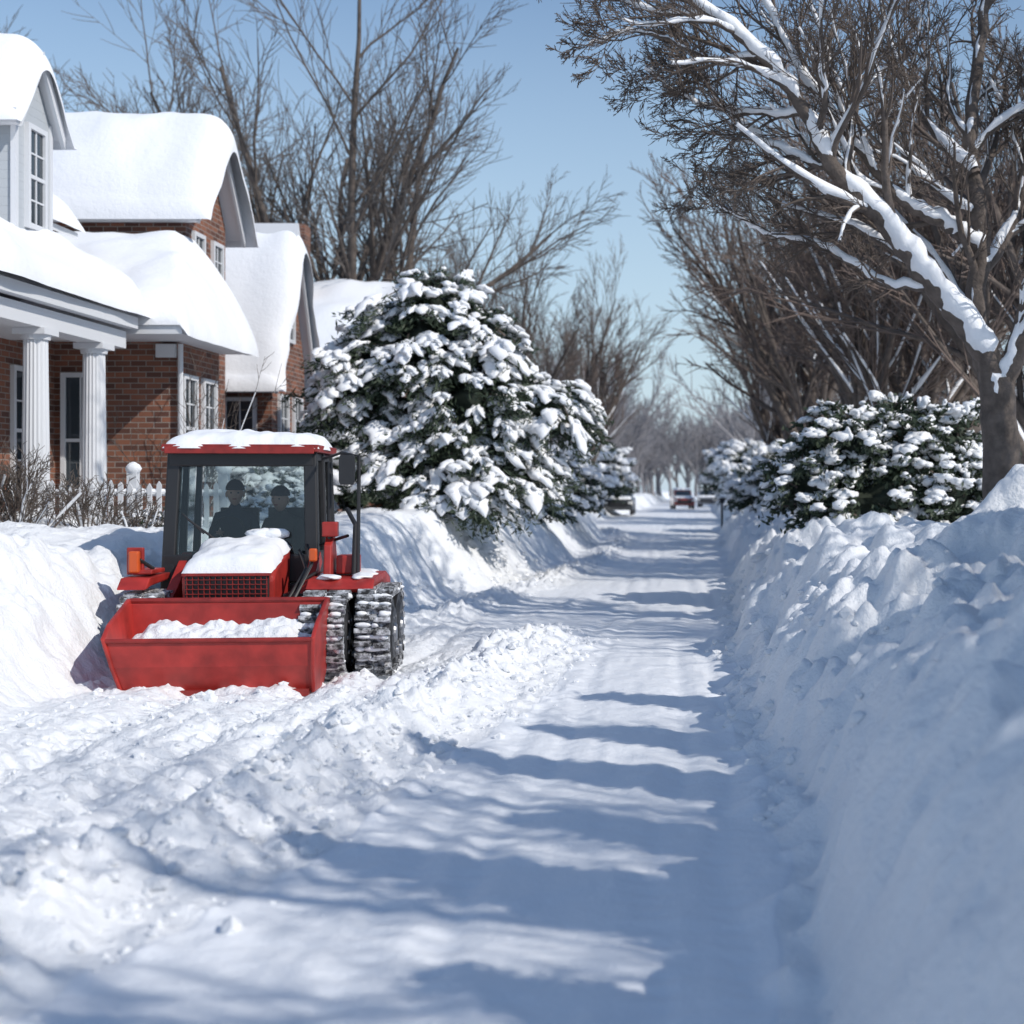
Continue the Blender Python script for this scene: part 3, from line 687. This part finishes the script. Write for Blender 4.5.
B.tube([(1.02,1.45,.75),(1.03,1.46,2.0),(.86,1.5,2.03)],[.018]*3,8,0,True);B.tube([(.62,1.98,1.98),(.86,1.5,2.03)],[.015]*2,8,0,True)
B.prism([(.865,1.73),(.98,1.73),(.995,1.76),(.995,1.99),(.98,2.01),(.865,2.01),(.85,1.98),(.85,1.76)],'y',1.40,1.45)
B.tube([(.60,1.95,1.15),(.92,1.5,1.25)],[.016,.016],6)
B.tube([(-.85,1.5,.95),(-.95,1.35,1.05)],[.018,.018],6)
B.tube([(.5,1.1,.7),(.62,1.3,1.0),(.5,1.8,1.15)],[.018]*3,6);B.tube([(.42,1.1,.65),(.56,1.35,.95),(.42,1.85,1.1)],[.015]*3,6)
B.tube([(.35,1.3,.62),(.5,1.25,.82),(.62,1.5,.9),(.58,1.9,.8)],[.015]*4,6)
B.box(.36,.55,1.3,1.9,.45,.72)
part('mirror_and_pipes',B,[BLACK],.004)
B=MB();B.box(-1.02,-.93,1.30,1.38,.92,1.12);B.box(.60,.67,1.25,1.32,1.02,1.14);part('turn_lamps',B,[ORANGE],.015)
B=MB();B.box(-1.0,-.82,1.34,1.8,.905,.945);B.box(-1.06,-.91,1.39,1.44,.90,1.15);part('lamp_bracket',B,[RED],.01)
B=MB();B.prism([(1.12,.55),(1.08,.88),(1.16,.95),(1.95,1.12),(1.95,.55)],'x',-.50,.32);part('hood',B,[RED],.04)
B=MB();B.box(-.46,.28,1.05,1.078,.58,.91)
part('grille_panel',B,[BLACK],.01)
B=MB()
for k in range(15):B.box(-.44+k*.05,-.434+k*.05,1.03,1.052,.60,.90)
for k in range(7):B.box(-.45,.27,1.025,1.049,.61+k*.043,.616+k*.043)
B.box(-.48,.30,1.02,1.05,.905,.93)
part('grille_bars',B,[DKRED],0)
B=MB()
for x in(-.39,.21):B.tube([(x,1.0,.66),(x,1.05,.66)],[.045,.05],16,0,True)
part('headlamps',B,[LAMP],0)
B=MB()
U_,V_=np.meshgrid(np.linspace(0,1,30),np.linspace(0,1,30));f2=lambda q:np.clip(1-np.abs(2*q-1)**5,0,1)**.5
Zs=.93+.19*V_+.15*f2(U_)*f2(V_)*(1+.4*fbm(U_*3,V_*3,60,3))
B.add(np.stack([-.50+.82*U_+.02*fbm(U_*6,V_*6,94,2),1.04+.90*V_,Zs],-1).reshape(-1,3),gridfaces(30,30))
for k in range(4):blob(B,(.02+k*.06,1.90,1.26),.12,.06,.05,(1,0,0))
part('hood_snow',B,[SNOWS],0,True)
x0,x1,y0,y1,z0,z1=-.88,.58,1.95,3.15,.72,2.05
B=MB();p=.075
def pil(xa,ya,xb,yb,zb=z0,zt=z1,s_=p):
    V=[]
    for (x,y,z) in((xa,ya,zb),(xb,yb,zt)):
        V+=[(x-s_/2,y-s_/2,z),(x+s_/2,y-s_/2,z),(x+s_/2,y+s_/2,z),(x-s_/2,y+s_/2,z)]
    B.add(V,[(3,2,1,0),(4,5,6,7),(0,1,5,4),(1,2,6,5),(2,3,7,6),(3,0,4,7)])
tx=.04
pil(x0+.05,y0,x0+.05+tx,y0+.12,s_=.125);pil(x1-.05,y0,x1-.05-tx,y0+.12,s_=.125);pil(x0+.03,y1,x0+.03+tx,y1-.05);pil(x1-.03,y1,x1-.03-tx,y1-.05)
pil(x1-.03,2.55,x1-.03-tx,2.55);pil(x0+.03,2.55,x0+.03+tx,2.55)
B.box(x0,x1,y0-.03,y1,z0-.14,z0+.06);B.box(x0,x1,y0-.04,y0+.04,z0+.065,z0+.34)
B.box(x0+.05,x1-.05,y0+.04,y0+.16,z1-.14,z1-.003);B.box(x0+.05,x1-.05,y1-.1,y1,z1-.1,z1-.003)
B.box(x1-.11,x1-.05,y0+.17,y1-.11,z1-.08,z1-.004);B.box(x0+.05,x0+.11,y0+.17,y1-.11,z1-.08,z1-.004)
B.box(x1-.06,x1-.012,y0+.06,2.5,z0+.07,z0+.36)
part('cab_frame',B,[BLACK],.015)
B=MB();B.box(x0-.0,x1+.0,y0-.06,y1+.05,z1,z1+.07);B.box(x0+.03,x1-.03,y0-.075,y0-.062,z1-.02,z1+.05)
part('cab_roof',B,[DKRED],.03)
B=MB();U_,V_=np.meshgrid(np.linspace(0,1,50),np.linspace(0,1,36));f3=lambda q:np.clip(1-np.abs(2*q-1)**7,0,1)**.5
Zs=z1+.06+.16*f3(U_)*f3(V_)*(1+.4*fbm(U_*4,V_*4,61,3))-.03*(1-f3(U_)*f3(V_))
B.add(np.stack([x0+.0+(x1-x0)*U_+.03*fbm(U_*5,V_*5,90,2),y0-.07+(y1-y0+.1)*V_+.03*fbm(U_*6,V_*6,91,2),Zs],-1).reshape(-1,3),gridfaces(36,50))
part('cab_roof_snow',B,[SNOWS],0,True)
B=MB();a,b_=(x0+.08,x1-.08)
B.add([(a,y0-.0,z0+.34),(b_,y0-.0,z0+.34),(b_-.04,y0+.09,z1-.1),(a+.04,y0+.09,z1-.1)],[(0,1,2,3)])
B.add([(x1-.03,y0+.05,z0+.1),(x1-.03,y1-.04,z0+.1),(x1-.08,y1-.08,z1-.08),(x1-.08,y0+.14,z1-.08)],[(0,1,2,3)])
B.add([(x0+.03,y0+.05,z0+.1),(x0+.03,y1-.04,z0+.1),(x0+.08,y1-.08,z1-.08),(x0+.08,y0+.14,z1-.08)],[(3,2,1,0)])
B.add([(a,y1,z0+.1),(b_,y1,z0+.1),(b_-.04,y1-.04,z1-.1),(a+.04,y1-.04,z1-.1)],[(3,2,1,0)])
part('cab_glass',B,[GLASS],0)
B=MB();B.tube([(-.30,1.94,1.14),(-.66,1.985,1.40)],[.014,.010],6);B.tube([(-.50,1.96,1.26),(-.78,2.01,1.52)],[.009,.009],6)
B.box(-.34,-.26,1.90,1.94,1.10,1.17)
part('wiper',B,[BLACK],0)
B=MB()
a=np.linspace(0,2*np.pi,25);B.tube(np.stack([-.36+.17*np.cos(a),2.33+.07*np.sin(a),1.26+.15*np.sin(a)],-1),.013,6)
B.tube([(-.36,2.33,1.26),(-.36,2.15,1.0)],[.03,.03],8)
for x in(-.36,.12):
    B.box(x-.2,x+.2,2.50,2.9,.88,.98);B.box(x-.19,x+.19,2.9,2.98,.98,1.5)
B.box(-.75,.5,2.05,2.2,.8,1.08)
part('cab_interior',B,[BLACK],.02)
def track(x0,x1,ya,yb,h):
    B=MB();r=h/2
    L=yb-ya-2*r
    per=2*L+2*math.pi*r;N=int(per/.105)
    def pp(s,off=0):
        s%=per
        if s<L:return (ya+r+s,-off+0.0,0)
        s-=L
        if s<math.pi*r:
            t_=s/r;return (yb-r+(r+off)*math.sin(t_),r-(r+off)*math.cos(t_),t_)
        s-=math.pi*r
        if s<L:return (yb-r-s,h+off,math.pi)
        s-=L;t_=s/r;return (ya+r-(r+off)*math.sin(t_),r+(r+off)*math.cos(t_),math.pi+t_)
    M=96;rr=[pp(k*per/M) for k in range(M)];ri=[pp(k*per/M,-.035) for k in range(M)]
    V=[]
    for c in(rr,ri):
        for x in(x0,x1):V+=[(x,p_[0],p_[1]) for p_ in c]
    q=lambda a,b:[(a*M+k,a*M+(k+1)%M,b*M+(k+1)%M,b*M+k) for k in range(M)]
    B.add(V,q(0,1)+q(2,3)+q(0,2)+q(1,3))
    for k in range(N):
        y,z,t_=pp(k*per/N,.018)
        m=Matrix.Translation((0,y,z))@Matrix.Rotation(t_,4,'X')
        xm=(x0+x1)/2
        B.box(x0-.008,xm-.01,-.022,.022,-.035,.03,0,m)
        B.box(xm+.01,x1+.008,-.022+.02,.022+.02,-.035,.03,0,m)
        y,z,t_=pp((k+.5)*per/N,.006)
        m=Matrix.Translation((0,y,z))@Matrix.Rotation(t_,4,'X')
        xx=x0+.01
        while xx<x1-.05:
            ww=R.uniform(.05,.14)
            if R.rand()<.85:
                blob(B2,m@Vector((min(xx+ww/2,x1-.05),0,.0)),ww*.6,.032,R.uniform(.018,.034),(1,0,0),0,.3)
            xx+=ww
    part('track',B,[RUBBER],.004)
    Wb=MB()
    for yy,rad in((ya+r,r-.05),(yb-r,r-.05),((ya+yb)/2-.16,r*.42),((ya+yb)/2+.16,r*.42)):
        zc=r if rad>r*.5 else rad+.03
        Wb.tube([(x0+.04,yy,zc),(x1-.015,yy,zc)],[rad,rad],28,0,True)
        Wb.tube([(x1-.016,yy,zc),(x1+.01,yy,zc)],[rad*.8,rad*.72],28,0,True)
        Wb.tube([(x1+.0,yy,zc),(x1+.03,yy,zc)],[rad*.3,rad*.25],16,1,True)
        for k in range(6):
            a_=k*math.pi/3;Wb.tube([(x1+.0,yy+rad*.5*math.cos(a_),zc+rad*.5*math.sin(a_)),(x1+.018,yy+rad*.5*math.cos(a_),zc+rad*.5*math.sin(a_))],[.018,.018],6,1,True)
    part('track_wheels',Wb,[BLACK,METAL],0)
B2=MB()
track(.62,1.0,.60,2.0,.72);track(1.08,1.38,.78,2.15,.74);track(-1.0,-.66,.8,2.0,.70);track(.55,.9,2.1,3.1,.6)
part('track_snow',B2,[SNOWS],0,True)
B=MB();B.tube([(.5,1.3,.36),(1.3,1.3,.36)],[.06,.06],12);B.tube([(-.8,1.4,.36),(.5,1.4,.36)],[.07,.07],12);part('axle',B,[BLACK],0)
# ------------------------------------------------------------------ people in the cab
def person(x,y,zs,jm,drive,turn):
    th=TY
    loc=(tr.location[0]+x*math.cos(th)-y*math.sin(th),tr.location[1]+x*math.sin(th)+y*math.cos(th),tr.location[2]+zs)
    e=empty('person',loc,th+turn)
    J={'pel':((0,0,.10),.15),'wa':((0,0,.28),.135),'ch':((0,-.03,.45),.155),'nk':((0,-.05,.585),.062),'hd':((0,-.07,.66),.06)}
    E=[('pel','wa'),('wa','ch'),('ch','nk'),('nk','hd')]
    for s_,n_ in((-1,'l'),(1,'r')):
        hand=(s_*.13,-.30,.32-.04*s_) if drive else (s_*.10,-.28,.16)
        J.update({'sh'+n_:((s_*.17,-.02,.51),.07),'el'+n_:((s_*.22,-.10,.27),.05),'wr'+n_:(hand,.032),
          'hp'+n_:((s_*.09,-.04,.08),.09),'kn'+n_:((s_*.11,-.42,.10),.065),'an'+n_:((s_*.11,-.44,-.15),.045),'to'+n_:((s_*.11,-.54,-.19),.04)})
        E+=[('ch','sh'+n_),('sh'+n_,'el'+n_),('el'+n_,'wr'+n_),('pel','hp'+n_),('hp'+n_,'kn'+n_),('kn'+n_,'an'+n_),('an'+n_,'to'+n_)]
    ks=list(J);me=bpy.data.meshes.new('body');me.from_pydata([J[k][0] for k in ks],[(ks.index(a),ks.index(b)) for a,b in E],[])
    me.materials.append(jm);o=bpy.data.objects.new('body',me);scene.collection.objects.link(o);o.parent=e
    bpy.context.view_layer.objects.active=o
    sk=o.modifiers.new('s','SKIN');sk.use_smooth_shade=True
    for k,v in zip(ks,me.skin_vertices[0].data):
        v.radius=(J[k][1],J[k][1]*.85);v.use_root=(k=='pel')
    o.modifiers.new('d','SUBSURF').levels=1;o.modifiers['d'].render_levels=2
    off=np.array((0,-.07,0))
    Vh=IC3.copy();Vh=Vh*np.array((.082,.10,.12))
    jaw=np.clip(-Vh[:,2]/.115,0,1);Vh[:,0]*=1-.3*jaw;Vh[:,1]*=1-.12*jaw
    fr=Vh[:,1]<-.05
    nose=np.exp(-((Vh[:,0]/.016)**2+((Vh[:,2]+.015)/.028)**2))*fr;Vh[:,1]-=nose*.028
    eye=(np.exp(-(((Vh[:,0]-.032)/.016)**2+((Vh[:,2]-.012)/.012)**2))+np.exp(-(((Vh[:,0]+.032)/.016)**2+((Vh[:,2]-.012)/.012)**2)))*fr;Vh[:,1]+=eye*.01
    Bh=MB();Bh.add(Vh+np.array((0,-.02,.74))+off,T=IT3,mat=0)
    for s_ in(-1,1):
        blob(Bh,np.array((s_*.084,-.01,.735))+off,.012,.02,.032,(1,0,0),0,.05);Bh.add(IC1*.012+np.array((s_*.032,-.103,.752))+off,T=IT1,mat=1)
    Bh.add(IC2*np.array((.024,.008,.006))+np.array((0,-.112,.69))+off,T=IT2,mat=2)
    Bh.obj('head',[SKIN,BLACK,DKRED],smooth=True,parent=e)
    Bc=MB();Vc=IC3*np.array((.094,.11,.105));Vc[:,2]=np.maximum(Vc[:,2],-.005);Bc.add(Vc+np.array((0,-.012,.785))+off,T=IT3)
    if drive:Bc.add(IC2*np.array((.07,.07,.008))+np.array((0,-.115,.79))+off,T=IT2)
    Bc.obj('cap',[CAP],smooth=True,parent=e)
    Bg=MB()
    for s_ in(-1,1):
        hx_,hy,hz_=(s_*.13,-.30,.32-.04*s_) if drive else (s_*.10,-.28,.16)
        blob(Bg,(hx_,hy-.035,hz_),.045,.022,.034,(0,-1,0),0,.05)
        for k in range(4):
            xx=hx_+(k-1.5)*.017;l=(.03,.036,.034,.026)[k]
            Bg.tube([(xx,hy-.07,hz_+.006),(xx,hy-.07-l*.7,hz_+.006),(xx,hy-.075-l,hz_-.012),(xx,hy-.06-l,hz_-.03)],[.009,.0088,.008,.006],6,0,True)
        Bg.tube([(hx_-s_*.03,hy-.03,hz_),(hx_-s_*.048,hy-.055,hz_-.006),(hx_-s_*.045,hy-.08,hz_-.014)],[.011,.0095,.007],6,0,True)
    Bg.obj('hands',[SKIN],smooth=True,parent=e)
person(-.36,2.72,.90,JACK,True,.15)
person(.12,2.74,.84,JACK2,False,-.3)
# ------------------------------------------------------------------ far vehicles
def car(name,x,y,z,col,rz=0,s=1):
    e=empty(name,(x,y,z),rz);e.scale=(s,)*3
    pm=simple('car_paint',col,.3,coat=.6)
    B=MB();body=[(-2.2,.35),(-2.28,.6),(-2.15,.92),(-1.2,1.05),(2.15,1.05),(2.25,.9),(2.28,.4),(2.1,.3),(-2.1,.3)]
    B.prism(body,'x',-.9,.9);B.prism([(-1.15,1.05),(-.55,1.62),(1.75,1.66),(2.1,1.05)],'x',-.76,.76);B.obj('body',[pm],parent=e,bevel=.06)
    B=MB();B.add([(-.68,-1.12,1.1),(.68,-1.12,1.1),(.62,-.62,1.57),(-.62,-.62,1.57)],[(0,1,2,3)])
    for s_ in(-1,1):
        B.prism([(-.95,1.1),(-.5,1.55),(.4,1.57),(.4,1.1)],'x',s_*.765,s_*.77);B.prism([(.5,1.1),(.5,1.57),(1.6,1.57),(1.85,1.1)],'x',s_*.765,s_*.77)
    B.add([(-.64,2.11,1.12),(.64,2.11,1.12),(.6,1.84,1.56),(-.6,1.84,1.56)],[(3,2,1,0)])
    B.obj('windows',[DGLASS],parent=e)
    B=MB()
    for yy in(-1.4,1.4):
        for s_ in(-1,1):B.tube([(s_*.70,yy,.34),(s_*.92,yy,.34)],[.34,.34],20,0,True)
    B.box(-.6,.6,-2.3,-2.27,.5,.75);B.obj('wheels',[BLACK],parent=e)
    B=MB()
    for s_ in(-1,1):B.box(s_*.75-.12,s_*.75+.12,-2.3,-2.2,.68,.82)
    B.obj('lamps',[LAMP],parent=e)
    B=MB();slab(B,(-.72,-.5,1.66),(.72,-.5,1.66),(.72,1.8,1.68),(-.72,1.8,1.68),.16,.2,3,nu=16,nv=16);slab(B,(-.8,-2.1,.95),(.8,-2.1,.95),(.8,-1.15,1.08),(-.8,-1.15,1.08),.1,.2,5,nu=14,nv=14);B.obj('snow_cover',[SNOWS],smooth=True,parent=e)
car('parked_car',-4.6,93,.1,(.03,.035,.04),0,1.05)
car('parked_car',-.7,125,.05,(.22,.04,.03),.1)
car('parked_car',1.8,138,.05,(.10,.11,.13),-.1)
B=MB();B.tube([(1.35,60,0),(1.35,60,1.15)],[.05,.05],8,0,True);B.box(1.24,1.46,59.8,60.2,1.15,1.35);blob(B,(1.35,60,1.4),.17,.15,.07,None,1)
B.obj('mailbox',[BLACK,SNOWS])
# ------------------------------------------------------------------ light, sky, camera
el=math.radians(38);az=math.radians(121)
sd=Vector((math.sin(az)*math.cos(el),math.cos(az)*math.cos(el),math.sin(el)))
l=bpy.data.lights.new('sun','SUN');l.energy=3.4;l.angle=math.radians(.5);l.color=(1,.95,.88)
lo=bpy.data.objects.new('sun',l);scene.collection.objects.link(lo);lo.rotation_euler=(-sd).to_track_quat('-Z','Y').to_euler();lo.location=(10,-5,20)
w=bpy.data.worlds.new('World');scene.world=w;w.use_nodes=True;nt=w.node_tree
sky=nt.nodes.new('ShaderNodeTexSky');sky.sky_type='NISHITA';sky.sun_disc=False;sky.sun_elevation=el;sky.sun_rotation=az;sky.air_density=1.1;sky.dust_density=.3;sky.ozone_density=2.4
tc=nt.nodes.new('ShaderNodeTexCoord');sp=nt.nodes.new('ShaderNodeSeparateXYZ');rp=nt.nodes.new('ShaderNodeValToRGB')
rp.color_ramp.elements[0].position=0.0;rp.color_ramp.elements[0].color=(.9,.9,.9,1);rp.color_ramp.elements[1].position=.34;rp.color_ramp.elements[1].color=(0,0,0,1)
mx=nt.nodes.new('ShaderNodeMix');mx.data_type='RGBA';mx.inputs[7].default_value=(4.0,5.1,6.1,1)
nt.links.new(tc.outputs['Generated'],sp.inputs[0]);nt.links.new(sp.outputs[2],rp.inputs['Fac']);nt.links.new(rp.outputs['Color'],mx.inputs[0]);nt.links.new(sky.outputs[0],mx.inputs[6])
nt.links.new(mx.outputs[2],nt.nodes['Background'].inputs[0]);nt.nodes['Background'].inputs[1].default_value=.135
c=bpy.data.cameras.new('camera');co=bpy.data.objects.new('camera',c);scene.collection.objects.link(co);scene.camera=co
co.location=(0,0,1.7);co.rotation_euler=(math.radians(90),0,0);c.lens=50;c.sensor_width=36
c.shift_x=-178/1024;c.shift_y=-22/1024;c.clip_end=2000;c.clip_start=.1
c.dof.use_dof=True;c.dof.focus_distance=13;c.dof.aperture_fstop=1.6
scene.view_settings.view_transform='Standard';scene.view_settings.look='None';scene.view_settings.exposure=0
